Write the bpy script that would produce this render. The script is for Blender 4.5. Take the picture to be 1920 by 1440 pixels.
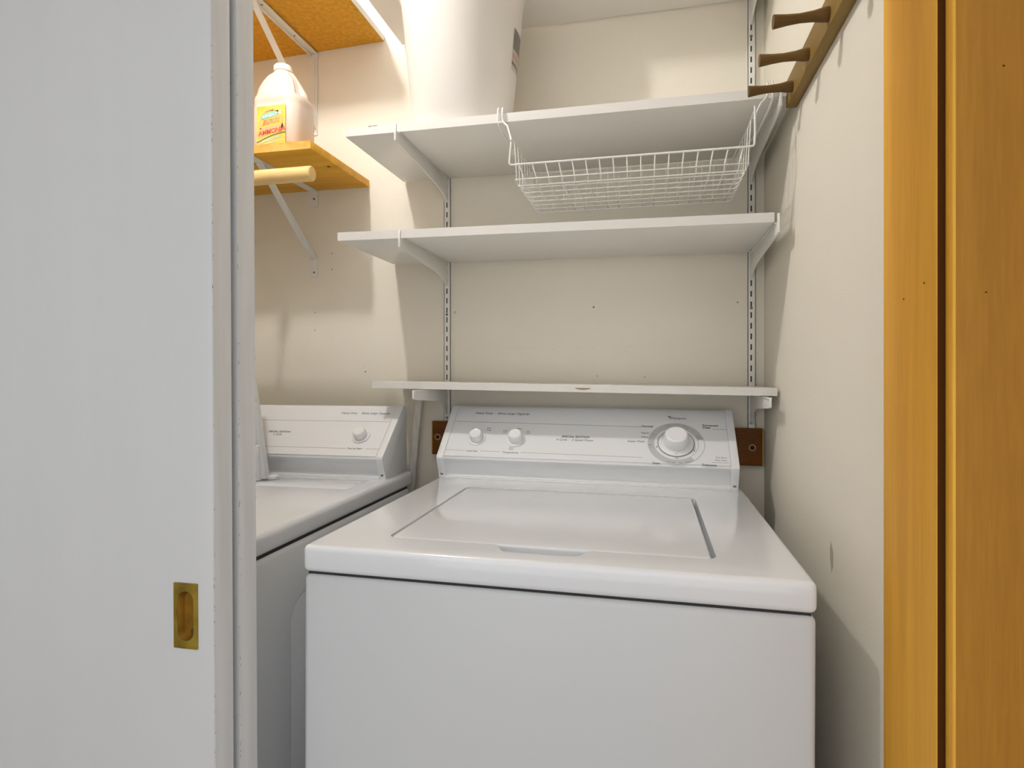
import bpy, bmesh, math, random
from mathutils import Vector, Matrix
random.seed(7)
S = bpy.context.scene
for o in list(bpy.data.objects): bpy.data.objects.remove(o)
C = S.collection
CZ = 1.165                       # camera height above the floor; all z below are relative to it

# ---------------------------------------------------------------- camera, world, exposure
cam = bpy.data.objects.new('camera', bpy.data.cameras.new('camera')); C.objects.link(cam)
cam.data.sensor_width = 36; cam.data.lens = 36*1141/1920
cam.data.shift_y = -23/1920; cam.data.clip_start = 0.02
cam.location = (0, 0, CZ); cam.rotation_euler = (math.pi/2, 0, math.atan(257/1141))
S.camera = cam
w = bpy.data.worlds.new('world'); S.world = w; w.use_nodes = True
w.node_tree.nodes['Background'].inputs[0].default_value = (.9, .95, 1, 1)
w.node_tree.nodes['Background'].inputs[1].default_value = 0.3
S.view_settings.view_transform = 'Standard'; S.view_settings.look = 'None'
S.view_settings.gamma = 1; S.view_settings.use_curve_mapping = False
S.view_settings.exposure = 0.09
BULB = 760.0                     # emission of the closet bulb
HALL_FILL = 1.0  # emission of the added overhead fill panel
REAR_FILL = 1.2                        # emission of the added fill panes behind the camera                       
BULB_COL = (1, .985, .965)
HALL_FILL_COL = (.985, .985, 1)

# ---------------------------------------------------------------- materials
def mat(name, col, rough=.5, metal=0, bump=0, bscale=200, var=0, vscale=6, spec=.5, coat=0, sss=0, emit=None, stretch=(1, 1, 1), col2=None):
    m = bpy.data.materials.new(name); m.use_nodes = True
    nt = m.node_tree; b = nt.nodes['Principled BSDF']
    b.inputs['Base Color'].default_value = (*col, 1); b.inputs['Roughness'].default_value = rough
    b.inputs['Metallic'].default_value = metal; b.inputs['Specular IOR Level'].default_value = spec
    if coat: b.inputs['Coat Weight'].default_value = coat; b.inputs['Coat Roughness'].default_value = .08
    if sss:
        b.inputs['Subsurface Weight'].default_value = sss; b.inputs['Subsurface Radius'].default_value = (.03, .02, .015)
        b.inputs['Subsurface Scale'].default_value = .5
    tc = nt.nodes.new('ShaderNodeTexCoord'); mp = nt.nodes.new('ShaderNodeMapping')
    mp.inputs['Scale'].default_value = stretch; nt.links.new(tc.outputs['Object'], mp.inputs[0])
    if var:
        n = nt.nodes.new('ShaderNodeTexNoise'); n.inputs['Scale'].default_value = vscale; n.inputs['Detail'].default_value = 5
        nt.links.new(mp.outputs[0], n.inputs['Vector'])
        r = nt.nodes.new('ShaderNodeValToRGB'); r.color_ramp.elements[0].position = .3; r.color_ramp.elements[1].position = .7
        c2 = col2 or tuple(k*(1-var) for k in col)
        r.color_ramp.elements[0].color = (*c2, 1); r.color_ramp.elements[1].color = (*col, 1)
        nt.links.new(n.outputs['Fac'], r.inputs[0]); nt.links.new(r.outputs[0], b.inputs['Base Color'])
    if bump:
        n2 = nt.nodes.new('ShaderNodeTexNoise'); n2.inputs['Scale'].default_value = bscale; n2.inputs['Detail'].default_value = 3
        nt.links.new(mp.outputs[0], n2.inputs['Vector'])
        bp = nt.nodes.new('ShaderNodeBump'); bp.inputs['Strength'].default_value = bump; bp.inputs['Distance'].default_value = .001
        nt.links.new(n2.outputs['Fac'], bp.inputs['Height']); nt.links.new(bp.outputs[0], b.inputs['Normal'])
    if emit:
        b.inputs['Emission Color'].default_value = (*emit[0], 1); b.inputs['Emission Strength'].default_value = emit[1]
    return m

def wood(name, a, b_, scale=(1, 12, 12), rings=9, rough=.45, dist=3, coat=0, fine=.25):
    """stretched grain: broad figure plus fine fibre"""
    m = bpy.data.materials.new(name); m.use_nodes = True
    nt = m.node_tree; p = nt.nodes['Principled BSDF']; p.inputs['Roughness'].default_value = rough; p.inputs['Specular IOR Level'].default_value = .3
    if coat: p.inputs['Coat Weight'].default_value = coat; p.inputs['Coat Roughness'].default_value = .2
    tc = nt.nodes.new('ShaderNodeTexCoord'); mp = nt.nodes.new('ShaderNodeMapping'); mp.inputs['Scale'].default_value = scale
    nt.links.new(tc.outputs['Object'], mp.inputs[0])
    n1 = nt.nodes.new('ShaderNodeTexNoise'); n1.inputs['Scale'].default_value = rings*.35; n1.inputs['Detail'].default_value = 4; n1.inputs['Distortion'].default_value = dist*.2
    n2 = nt.nodes.new('ShaderNodeTexNoise'); n2.inputs['Scale'].default_value = rings*6; n2.inputs['Detail'].default_value = 6
    nt.links.new(mp.outputs[0], n1.inputs['Vector']); nt.links.new(mp.outputs[0], n2.inputs['Vector'])
    mx = nt.nodes.new('ShaderNodeMix'); mx.data_type = 'FLOAT'; mx.inputs[0].default_value = fine
    nt.links.new(n1.outputs['Fac'], mx.inputs[2]); nt.links.new(n2.outputs['Fac'], mx.inputs[3])
    r = nt.nodes.new('ShaderNodeValToRGB'); r.color_ramp.elements[0].position = .36; r.color_ramp.elements[1].position = .64
    r.color_ramp.elements[0].color = (*a, 1); r.color_ramp.elements[1].color = (*b_, 1)
    nt.links.new(mx.outputs[0], r.inputs[0]); nt.links.new(r.outputs[0], p.inputs['Base Color'])
    bp = nt.nodes.new('ShaderNodeBump'); bp.inputs['Strength'].default_value = .15; bp.inputs['Distance'].default_value = .0006
    nt.links.new(n2.outputs['Fac'], bp.inputs['Height']); nt.links.new(bp.outputs[0], p.inputs['Normal'])
    return m

M = {}
M['wall'] = mat('cream_wall_paint', (.86, .805, .69), .75, bump=.5, bscale=260, var=.03, vscale=3, spec=.3)
M['wall_hall'] = mat('hall_wall_paint', (.80, .81, .82), .8, bump=.2, bscale=200, var=.03)
M['ceiling'] = mat('ceiling_paint', (.90, .885, .85), .85, bump=.4, bscale=120, var=.03)
M['floor'] = mat('beige_vinyl_floor', (.62, .57, .50), .45, var=.25, vscale=14, bump=.1)
M['door'] = mat('grey_white_door_paint', (.67, .68, .69), .36, var=.025, vscale=2, bump=.12, bscale=60, stretch=(6, 6, .5))
M['door_edge'] = mat('brushed_door_edge_paint', (.85, .865, .88), .45, var=.12, vscale=5, bump=.35, bscale=60, stretch=(10, 10, .6))
M['scuff'] = mat('grey_scuff', (.30, .29, .27), .8, var=.3)
M['brass'] = mat('tarnished_brass', (.50, .36, .05), .34, .75, var=.5, vscale=28, bump=.3, bscale=90, col2=(.20, .13, .02))
M['brass_recess'] = mat('amber_brass_recess', (.42, .22, .02), .35, .7, var=.6, vscale=22, bump=.3, bscale=90, col2=(.16, .07, .01))
M['brass_dark'] = mat('stained_brass', (.08, .05, .02), .5, .4)
M['jamb'] = wood('amber_fir_jamb', (.72, .34, .030), (.92, .49, .055), (9, 9, .5), 5, .55, fine=.18)
M['casing'] = wood('amber_fir_casing', (.385, .165, .012), (.47, .215, .018), (9, 4, .55), 6, .6, fine=.45)
M['gap_shade_knot'] = mat('gap_shade_and_knot_brown', (.075, .026, .003), .8, spec=.1)  # dark brown: painted shade of the trim gap, also knots and holes
M['white_board'] = mat('white_melamine', (.89, .87, .825), .42, var=.02, vscale=5, bump=.05, bscale=90)
M['board_edge'] = mat('white_edge_band', (.72, .70, .66), .5, bump=.15, bscale=120)
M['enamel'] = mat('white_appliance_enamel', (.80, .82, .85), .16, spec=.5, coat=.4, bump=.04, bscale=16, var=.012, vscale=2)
M['enamel_shaded'] = mat('white_enamel_shaded', (.64, .655, .67), .30, spec=.5, bump=.08, bscale=10)  # washer enamel toned darker, shade of the front put into the colour
M['enamel_lit'] = mat('white_enamel_lit', (.82, .835, .85), .32, bump=.06, bscale=10)  # same enamel made lighter, painted in place of missing side light
M['panel'] = mat('console_face_plate', (.80, .81, .82), .28, spec=.5)
M['cap'] = mat('console_end_plastic', (.80, .81, .82), .32)
M['knob'] = mat('white_knob_plastic', (.82, .825, .83), .28, coat=.2)
M['dial'] = mat('grey_dial_print', (.53, .54, .545), .4)
M['ink'] = mat('grey_print', (.17, .17, .175), .6)
M['ink_light'] = mat('light_grey_print', (.34, .345, .35), .6)
M['shadow_gap'] = mat('dark_gap', (.03, .03, .03), .8)
M['steel'] = mat('white_painted_steel', (.82, .80, .75), .35, bump=.03)
M['slot_shade_tab'] = mat('slot_shade_and_tab_dark', (.045, .04, .03), .7)  # near-black: painted shade inside the slots, shared by the hook tabs
M['screw'] = mat('grey_screw', (.22, .21, .19), .4, .8)
M['wire'] = mat('white_coated_wire', (.80, .785, .74), .35)
M['pine'] = wood('clear_finished_pine', (.66, .32, .022), (.82, .45, .045), (1.2, 14, 14), 6, .5, fine=.22)
M['pine_edge'] = wood('pine_front_edge', (.60, .30, .05), (.82, .50, .14), (22, 10, 30), 3, .45, fine=.12)
M['dowel'] = wood('pale_dowel_wood', (.84, .54, .20), (.94, .68, .31), (1.5, 20, 20), 6, .45, fine=.25)
M['particle'] = mat('brown_particle_board', (.74, .40, .055), .8, var=.4, vscale=90, bump=.3, bscale=150, col2=(.58, .29, .035), spec=.15)
M['rail'] = wood('bronze_stained_wood', (.20, .115, .022), (.29, .185, .050), (9, 1.5, 9), 5, .55, fine=.3)
M['peg'] = wood('dark_bronze_peg', (.080, .038, .005), (.15, .078, .012), (1.5, 14, 14), 5, .45, fine=.35)
M['backboard'] = wood('reddish_brown_board', (.12, .035, .003), (.22, .075, .008), (1.5, 14, 14), 5, .4, coat=.2, fine=.3)
M['board_yellow'] = mat('yellow_varnish_edge', (.42, .26, .05), .5)
M['eyelet'] = mat('tan_ring', (.45, .33, .2), .5)
M['bin'] = mat('white_bin_plastic', (.74, .70, .645), .45, sss=.05)
M['bin_label'] = mat('grey_label_print', (.22, .21, .19), .5, var=.4, vscale=40)
M['label_pale'] = mat('pale_label_paper', (.55, .50, .46), .5)
M['label_red'] = mat('pinkish_label_print', (.55, .33, .28), .5)
M['jug'] = mat('pinkish_milky_plastic', (.70, .585, .495), .35, sss=.1)
M['jug_cap'] = mat('cream_cap_plastic', (.88, .84, .76), .4)
M['yellow'] = mat('yellow_label', (.80, .46, .03), .45, var=.12, vscale=20, col2=(.82, .60, .12))
M['teal'] = mat('teal_label_print', (.16, .50, .40), .5)
M['orange'] = mat('orange_label_print', (.74, .22, .05), .5)
M['red'] = mat('red_label_print', (.62, .10, .04), .5)
M['peach'] = mat('peach_label_print', (.80, .42, .20), .5)
M['green'] = mat('dark_green_label_print', (.10, .14, .06), .5)
M['olive'] = mat('olive_label_print', (.50, .55, .25), .5)
M['lwhite'] = mat('white_label_print', (.85, .85, .78), .5)
M['stand_white'] = mat('white_stand_plastic', (.74, .745, .755), .35)
M['stand_grey'] = mat('grey_stand_panel', (.42, .43, .44), .5)
M['moulding'] = mat('off_white_painted_moulding', (.76, .73, .67), .6, var=.2, vscale=30, stretch=(3, 3, 1), bump=.2)
M['chip'] = mat('exposed_chipboard', (.30, .22, .13), .8)
M['pencil'] = mat('pencil_grey_mark', (.48, .44, .38), .9)
M['bulb'] = mat('glowing_bulb', (1, 1, 1), .5, emit=(BULB_COL, BULB))
M['hall_fill'] = mat('glowing_fill_diffuser', (1, 1, 1), .5, emit=(HALL_FILL_COL, HALL_FILL))
M['rear_fill'] = mat('glowing_fill_pane', (.9, .9, .9), .5, emit=((.985, .985, 1), REAR_FILL))  # glow of the added fill panes behind the camera
M['porcelain'] = mat('porcelain', (.8, .8, .78), .2)

# ---------------------------------------------------------------- mesh helpers
def box(bm, x0, x1, y0, y1, z0, z1):
    v = [bm.verts.new(p) for p in ((x0, y0, z0), (x1, y0, z0), (x1, y1, z0), (x0, y1, z0), (x0, y0, z1), (x1, y0, z1), (x1, y1, z1), (x0, y1, z1))]
    for f in ((0, 3, 2, 1), (4, 5, 6, 7), (0, 1, 5, 4), (1, 2, 6, 5), (2, 3, 7, 6), (3, 0, 4, 7)): bm.faces.new([v[i] for i in f])
    return bm
def B(*a): return box(bmesh.new(), *a)
def prism(bm, poly, axis, a, b):
    """extrude 2D polygon along axis 'x' (poly=(y,z)), 'y' (poly=(x,z)), 'z' (poly=(x,y))"""
    def P(p, t): return {'x': (t, p[0], p[1]), 'y': (p[0], t, p[1]), 'z': (p[0], p[1], t)}[axis]
    v0 = [bm.verts.new(P(p, a)) for p in poly]; v1 = [bm.verts.new(P(p, b)) for p in poly]
    n = len(poly); bm.faces.new(v0); bm.faces.new(v1[::-1])
    for i in range(n): bm.faces.new((v0[i], v0[(i+1) % n], v1[(i+1) % n], v1[i]))
    return bm
def rrect(x0, x1, y0, y1, r, n=5):
    pts = []
    for cx, cy, a0 in ((x1-r, y1-r, 0), (x0+r, y1-r, 90), (x0+r, y0+r, 180), (x1-r, y0+r, 270)):
        for i in range(n+1):
            a = math.radians(a0+90*i/n); pts.append((cx+r*math.cos(a), cy+r*math.sin(a)))
    return pts
def frame_of(d):
    d = Vector(d).normalized(); u = d.orthogonal().normalized() if abs(d.z) > .9 else Vector((0, 0, 1)).cross(d).normalized()
    return d, u, d.cross(u).normalized()
def tube(bm, pts, r, n=8, closed=False):
    pts = [Vector(p) for p in pts]; m = len(pts); rings = []; pu = None
    for i, p in enumerate(pts):
        a = pts[(i-1) % m] if (closed or i) else p; b = pts[(i+1) % m] if (closed or i < m-1) else p
        d = (b-a).normalized()
        if pu is None: _, u, _ = frame_of(d)
        else: u = (pu - d*pu.dot(d)).normalized()
        pu = u; v = d.cross(u)
        rr = r[i] if isinstance(r, (list, tuple)) else r
        rings.append([bm.verts.new(p+rr*(math.cos(2*math.pi*k/n)*u+math.sin(2*math.pi*k/n)*v)) for k in range(n)])
    for i in range(m if closed else m-1):
        A, Bq = rings[i], rings[(i+1) % m]
        for k in range(n): bm.faces.new((A[k], A[(k+1) % n], Bq[(k+1) % n], Bq[k]))
    if not closed: bm.faces.new(rings[0][::-1]); bm.faces.new(rings[-1])
    return bm
def lathe(bm, o, d, prof, n=32):
    """prof = [(distance along d, radius)]"""
    o = Vector(o); d, u, v = frame_of(d); rings = []
    for t, r in prof:
        if r < 1e-6: rings.append([bm.verts.new(o+d*t)]); continue
        rings.append([bm.verts.new(o+d*t+r*(math.cos(2*math.pi*k/n)*u+math.sin(2*math.pi*k/n)*v)) for k in range(n)])
    for A, Bq in zip(rings, rings[1:]):
        for k in range(n):
            if len(A) == 1 and len(Bq) == 1: continue
            if len(A) == 1: bm.faces.new((A[0], Bq[(k+1) % n], Bq[k]))
            elif len(Bq) == 1: bm.faces.new((A[k], A[(k+1) % n], Bq[0]))
            else: bm.faces.new((A[k], A[(k+1) % n], Bq[(k+1) % n], Bq[k]))
    for R_, rev in ((rings[0], True), (rings[-1], False)):
        if len(R_) > 1: bm.faces.new(R_[::-1] if rev else R_)
    return bm
def obj(name, bm, m, parent=None, bevel=0, seg=2, sharp=35, extra=None):
    bmesh.ops.recalc_face_normals(bm, faces=bm.faces[:])
    if bevel:
        es = [e for e in bm.edges if len(e.link_faces) == 2 and e.calc_face_angle(0) > math.radians(30)]
        bmesh.ops.bevel(bm, geom=es, offset=bevel, segments=seg, profile=.5, affect='EDGES', clamp_overlap=True)
    off = Vector((0, 0, CZ)) - (parent.matrix_loc if hasattr(parent, 'matrix_loc') else Vector((0, 0, 0)))
    if parent is not None: off = Vector((0, 0, CZ)) - world_origin(parent)
    for v in bm.verts: v.co += off
    me = bpy.data.meshes.new(name); bm.to_mesh(me); bm.free()
    for p in me.polygons: p.use_smooth = True
    me.set_sharp_from_angle(angle=math.radians(sharp))
    o = bpy.data.objects.new(name, me); C.objects.link(o); me.materials.append(M[m])
    if extra: me.materials.append(M[extra])
    if parent is not None: o.parent = parent
    return o
def world_origin(o):
    v = Vector((0, 0, 0))
    while o is not None: v += Vector(o.location); o = o.parent
    return v
def tag(o, label=None, cat=None, group=None, kind=None):
    if label: o['label'] = label
    if cat: o['category'] = cat
    if group: o['group'] = group
    if kind: o['kind'] = kind
    return o
def thing(name, loc, label, cat, group=None, kind=None):
    o = bpy.data.objects.new(name, None); C.objects.link(o); o.empty_display_size = .05
    o.location = (loc[0], loc[1], loc[2]+CZ)
    return tag(o, label, cat, group, kind)
def struct(name, bm, m, **k):
    return tag(obj(name, bm, m, **k), kind='structure')
def tagged(o, *a, **k): return tag(o, *a, **k)
def add_text(bm, s, place, size, shear=0, bold=0, align='LEFT', depth=.0002):
    """place = 4x4 matrix: local x right, y up, z out of the surface"""
    cu = bpy.data.curves.new('t', 'FONT'); cu.body = s; cu.size = size; cu.shear = shear; cu.offset = bold
    cu.align_x = align; cu.extrude = depth; cu.resolution_u = 2
    t = bpy.data.objects.new('t', cu); C.objects.link(t)
    dg = bpy.context.evaluated_depsgraph_get(); me = bpy.data.meshes.new_from_object(t.evaluated_get(dg))
    me.transform(place); bm.from_mesh(me)
    bpy.data.objects.remove(t); bpy.data.curves.remove(cu); bpy.data.meshes.remove(me)
    return bm
def boolean(bm_a, bm_b):
    """difference a-b, returned as bmesh"""
    ms = []
    for b in (bm_a, bm_b):
        bmesh.ops.recalc_face_normals(b, faces=b.faces[:])
        me = bpy.data.meshes.new('tmp'); b.to_mesh(me); b.free(); o = bpy.data.objects.new('tmp', me); C.objects.link(o); ms.append(o)
    md = ms[0].modifiers.new('b', 'BOOLEAN'); md.operation = 'DIFFERENCE'; md.object = ms[1]; md.solver = 'EXACT'
    dg = bpy.context.evaluated_depsgraph_get(); me = bpy.data.meshes.new_from_object(ms[0].evaluated_get(dg))
    out = bmesh.new(); out.from_mesh(me)
    for o in ms: bpy.data.objects.remove(o)
    return out
def bev(bm, r, seg=3, ang=30):
    bmesh.ops.recalc_face_normals(bm, faces=bm.faces[:])
    es = [e for e in bm.edges if len(e.link_faces) == 2 and e.calc_face_angle(0) > math.radians(ang)]
    bmesh.ops.bevel(bm, geom=es, offset=r, segments=seg, profile=.5, affect='EDGES', clamp_overlap=True)
    return bm

FL = -CZ          # floor level
CE = 1.15         # ceiling
XR = .268         # right wall
XL = -1.50        # left wall
YB = 1.55         # back wall

# ---------------------------------------------------------------- shell
struct('floor', B(-2.3, 1.6, -1.9, 1.65, FL-.05, FL), 'floor')
struct('ceiling', B(-2.3, 1.6, -1.9, 1.65, CE, CE+.05), 'ceiling')
wb = struct('wall_back', B(XL-.1, XR+.1, YB, YB+.1, FL, CE), 'wall')
wr = struct('wall_right', B(XR, XR+.1, .7595, YB, FL, CE), 'wall')
struct('wall_left', B(XL-.1, XL, .76, YB, FL, CE), 'wall')
fw = bmesh.new()
box(fw, -2.3, -1.475, .63, .76, FL, CE); box(fw, -1.475, .276, .63, .722, .885, CE); box(fw, .276, 1.6, .63, .76, FL, CE)
struct('wall_front', fw, 'wall_hall')
struct('wall_hall_left', B(-2.35, -2.3, -1.9, .63, FL, CE), 'wall_hall')
struct('wall_hall_right', B(1.6, 1.65, -1.9, .63, FL, CE), 'wall_hall')
struct('wall_hall_rear', B(-2.3, 1.6, -1.95, -1.9, FL, CE), 'wall_hall')
# closet opening woodwork
t1 = struct('trim_1', B(.257, .276, .6305, .7595, FL, .885), 'jamb', bevel=.0012); t1['label'] = 'amber stained wood jamb on the right of the closet opening'
for (px_y, z) in ((.655, .085), (.703, .075)):
    obj('nail_hole', lathe(bmesh.new(), (.2571, px_y, z), (-1, 0, 0), [(0, .0012), (.0003, .0012)], 10), 'gap_shade_knot', t1)
t2 = struct('trim_2', B(.264, .352, .6145, .629, FL, .96), 'casing', bevel=.0025, seg=3); t2['label'] = 'wide amber wood casing beside the right jamb'
obj('gap_shade_strip', B(.2582, .2655, .6288, .6304, FL, .885), 'gap_shade_knot', t2)  # dark strip painting the shade between jamb and casing
obj('lit_edge_strip', B(.2634, .2664, .6142, .6286, FL, .958), 'jamb', t2, bevel=.0012)  # lighter wood strip stands in for light on the casing edge
for (x, z, s) in ((.303, .268, .0022), (.2895, .070, .0018)):
    obj('knot', lathe(bmesh.new(), (x, .6144, z), (0, -1, 0), [(0, s*.45), (.0002, s*.3)], 12), 'gap_shade_knot', t2)
struct('trim_3', B(-1.475, .257, .636, .7595, .866, .885), 'jamb')
struct('trim_4', B(-1.56, .264, .6145, .629, .872, .96), 'casing', bevel=.0025)
struct('trim_5', B(-1.495, -1.475, .636, .7595, FL, .885), 'jamb')
struct('trim_6', B(-1.56, -1.482, .6145, .629, FL, .872), 'casing', bevel=.0025)
# wall marks
def dot_wall(x, z, r=.0016):
    obj('nail_hole', lathe(bmesh.new(), (x, YB-.0001, z), (0, -1, 0), [(0, r), (.0002, r*.8)], 10), 'scuff', wb)
for x, z, r in ((-.8661, .3312, .002), (-.8661, .2865, .002), (-.9172, .1667, .0018), (-.9172, .1171, .0018), (-.7642, .0, .0022), (-.7655, .0133, .001),
                (-.5051, .158, .0032), (-.1371, .1636, .0025), (.2081, .1671, .002), (-.1277, -.0108, .0015), (-.0104, -.0133, .0014)): dot_wall(x, z, r)
obj('plug_centre', lathe(bmesh.new(), (-.5051, YB-.0003, .158), (0, -1, 0), [(0, .0022), (.0002, .002)], 12), 'wall', wb)
sc = bmesh.new()
for k in range(120):
    u = random.random(); x = -.372+.33*u
    if .27 < u < .3 or .53 < u < .57 or .80 < u < .86: continue
    z = .0615+random.gauss(0, .0022); s = random.uniform(.0004, .0016)
    prism(sc, [(x, z), (x+s*random.uniform(1, 2.5), z+s*.3), (x+s, z+s*.7)], 'y', YB-.0003, YB)
tag(obj('scuff_marks', sc, 'pencil', wb), kind='stuff')
sm = bmesh.new(); prism(sm, [(1.001, -.256), (.990, -.270), (.991, -.290), (.999, -.302), (1.006, -.283), (1.0075, -.269)], 'x', XR-.0003, XR)
obj('scuff_mark', sm, 'pencil', wr)
obj('nail_hole', lathe(bmesh.new(), (XR-.0001, 1.04, -.3526), (-1, 0, 0), [(0, .0015), (.0002, .001)], 8), 'scuff', wr)

# ---------------------------------------------------------------- sliding doors
def make_door(name, y0, y1, xe, label):
    d = thing(name, (xe, y0, 0), label, 'door', kind='structure'); del d['category']
    th = y1-y0
    obj('door_panel', B(xe-.90, xe-.0005, y0, y1, FL+.012, .857), 'door', d, bevel=.0015)
    obj('edge_strip', B(xe-.0006, xe, y0+.0008, y1-.0008, FL+.013, .856), 'door_edge', d)
    ms = bmesh.new()
    for k in range(70):
        z = random.uniform(-.62, .6); s = random.uniform(.0004, .0011); yy = y0+random.choice((0, 0, 0, 1))*th*.97+random.uniform(0, .0015)
        prism(ms, [(yy, z), (yy+s, z+s*random.uniform(-1, 1)), (yy+s*.4, z+s*random.uniform(2, 6))], 'x', xe-.0001, xe+.0002)
    tag(obj('scuff_marks', ms, 'scuff', d), kind='stuff')
    d.rotation_euler = (0, -.0063, 0)
    return d
d1 = make_door('door_1', .667, .703, -.5378, 'grey-white sliding door nearest the camera with a brass finger pull')
d2 = make_door('door_2', .7145, .7515, -.5370, 'rear sliding door, only its scuffed edge showing past the front door')
# brass pull
px0, px1, pz0, pz1 = -.5965, -.5610, -.353, -.2695
pl = boolean(prism(bmesh.new(), rrect(px0, px1, pz0, pz1, .0012), 'y', .6655, .668),
             prism(bmesh.new(), rrect(px0+.006, px1-.006, pz0+.010, pz1-.0105, .0115, 8), 'y', .60, .70))
pull = obj('finger_pull', pl, 'brass', d1); pull['label'] = 'tarnished rectangular brass finger pull with a rounded recess'
cup = bmesh.new(); N = []
for k, (ins, y) in enumerate(((0.0058, .6657), (.0075, .668), (.0095, .672), (.0105, .6735))):
    r_ = max(.0115-(ins-.0058), .004)
    N.append([cup.verts.new((x, y, z)) for x, z in rrect(px0+ins, px1-ins, pz0+.004+ins, pz1-.0045-ins, r_, 8)])
for A, Bq in zip(N, N[1:]):
    for k in range(len(A)): cup.faces.new((A[k], A[(k+1) % len(A)], Bq[(k+1) % len(A)], Bq[k]))
cup.faces.new(N[-1])
# cut the pocket in the door panel
dp = [c for c in d1.children if c.name.startswith('door_panel')][0]
off = Vector((0, 0, CZ)) - world_origin(d1)
cutb = prism(bmesh.new(), rrect(px0+.0055, px1-.0055, pz0+.0095, pz1-.010, .012, 8), 'y', .60, .6755)
for v in cutb.verts: v.co += off
src = bmesh.new(); src.from_mesh(dp.data); nb = boolean(src, cutb)
nb.to_mesh(dp.data); nb.free()
for p in dp.data.polygons: p.use_smooth = True
dp.data.set_sharp_from_angle(angle=math.radians(35))
cupo = obj('pull_recess', cup, 'brass_recess', pull)
obj('rivet', lathe(bmesh.new(), (-.5735, .6736, -.3335), (-.2, -1, .2), [(0, .0038), (.0015, .0034), (.0024, .0015)], 12), 'brass_dark', pull)

# ---------------------------------------------------------------- washer and dryer
def console(t, x0, x1, dy, w=.017):
    """x0..x1 overall; profile in washer coordinates shifted by dy"""
    P = lambda L: [(y+dy, z) for y, z in L]
    zb = -.2535
    capP = P([(1.383, zb), (1.3825, -.245), (1.377, -.232), (1.3675, -.210), (1.3655, -.203), (1.3675, -.197), (1.488, -.0905), (1.493, -.0865), (1.501, -.0855), (1.508, -.090), (1.513, -.105), (1.513, zb)])
    midP = P([(1.3845, zb), (1.3835, -.2475), (1.3875, -.2445), (1.3905, -.236), (1.388, -.222), (1.380, -.2125), (1.3715, -.2085), (1.3685, -.2045), (1.3695, -.1985), (1.4885, -.0925), (1.4945, -.0885), (1.501, -.0875), (1.507, -.092), (1.511, -.105), (1.511, zb)])
    cs = obj('console', prism(bmesh.new(), midP, 'x', x0+w-.001, x1-w+.001), 'cap', t)
    for a, b in ((x0, x0+w), (x1-w, x1)):
        c = obj('end_cap', prism(bmesh.new(), capP, 'x', a, b), 'cap', t, bevel=.0018)
        xm = (a+b)/2
        sc_ = lathe(bmesh.new(), (xm, 1.3825+dy, -.2425), (0, -1, .15), [(0, .0042), (.001, .0040), (.0016, .002)], 14)
        obj('screw', sc_, 'screw', c)
    # foot flange under the console
    obj('flange', B(x0+w, x1-w, 1.3805+dy, 1.386+dy, zb, -.2485), 'cap', t, bevel=.0012)
    # printed face plate lies on the slope
    ey, ez = (1.493-1.366), (-.088+.20); L = math.hypot(ey, ez); ey /= L; ez /= L
    o = Vector((0, 1.366+dy, -.20)); up = Vector((0, ey, ez)); n = Vector((0, -ez, ey))
    pl_ = bmesh.new(); q = lambda x, s, h: o+Vector((x, 0, 0))+up*s+n*h
    v = [pl_.verts.new(q(x, s, h)) for h in (-.002, .0006) for x, s in ((x0+w+.001, .003), (x1-w-.001, .003), (x1-w-.001, .157), (x0+w+.001, .157))]
    for f in ((0, 1, 2, 3), (4, 5, 6, 7), (0, 1, 5, 4), (1, 2, 6, 5), (2, 3, 7, 6), (3, 0, 4, 7)): pl_.faces.new([v[i] for i in f])
    fp = obj('control_panel', pl_, 'panel', t)
    def place(x, s, h=.0008):
        p = q(x, s, h)
        return Matrix(((1, 0, 0, p.x), (0, up.y, n.y, p.y), (0, up.z, n.z, p.z), (0, 0, 0, 1)))
    return fp, place, q, n
def line(bm, q, x0, x1, s0, s1, th=.0007, h=.0007):
    v = [bm.verts.new(q(x, s, h+d)) for d in (0, .0002) for x, s in ((x0, s0-th/2), (x1, s1-th/2), (x1, s1+th/2), (x0, s0+th/2))]
    for f in ((0, 1, 2, 3), (4, 5, 6, 7), (0, 1, 5, 4), (1, 2, 6, 5), (2, 3, 7, 6), (3, 0, 4, 7)): bm.faces.new([v[i] for i in f])
def knob(t, o, n, r, h, pointer=None, skirt=True):
    prof = [(0, r*.95), (h*.35, r), (h*.8, r*.93), (h*.93, r*.87), (h, r*.74), (h-.0006, r*.62), (h-.0006, 0)]
    k = obj('knob', lathe(bmesh.new(), o, n, prof, 40), 'knob', t)
    if skirt:
        obj('skirt', lathe(bmesh.new(), Vector(o)-n*.0003, n, [(0, r*1.32), (.0018, r*1.30), (.0024, r*1.2), (.0024, r*.6)], 40), 'cap', k)
    return k

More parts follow.
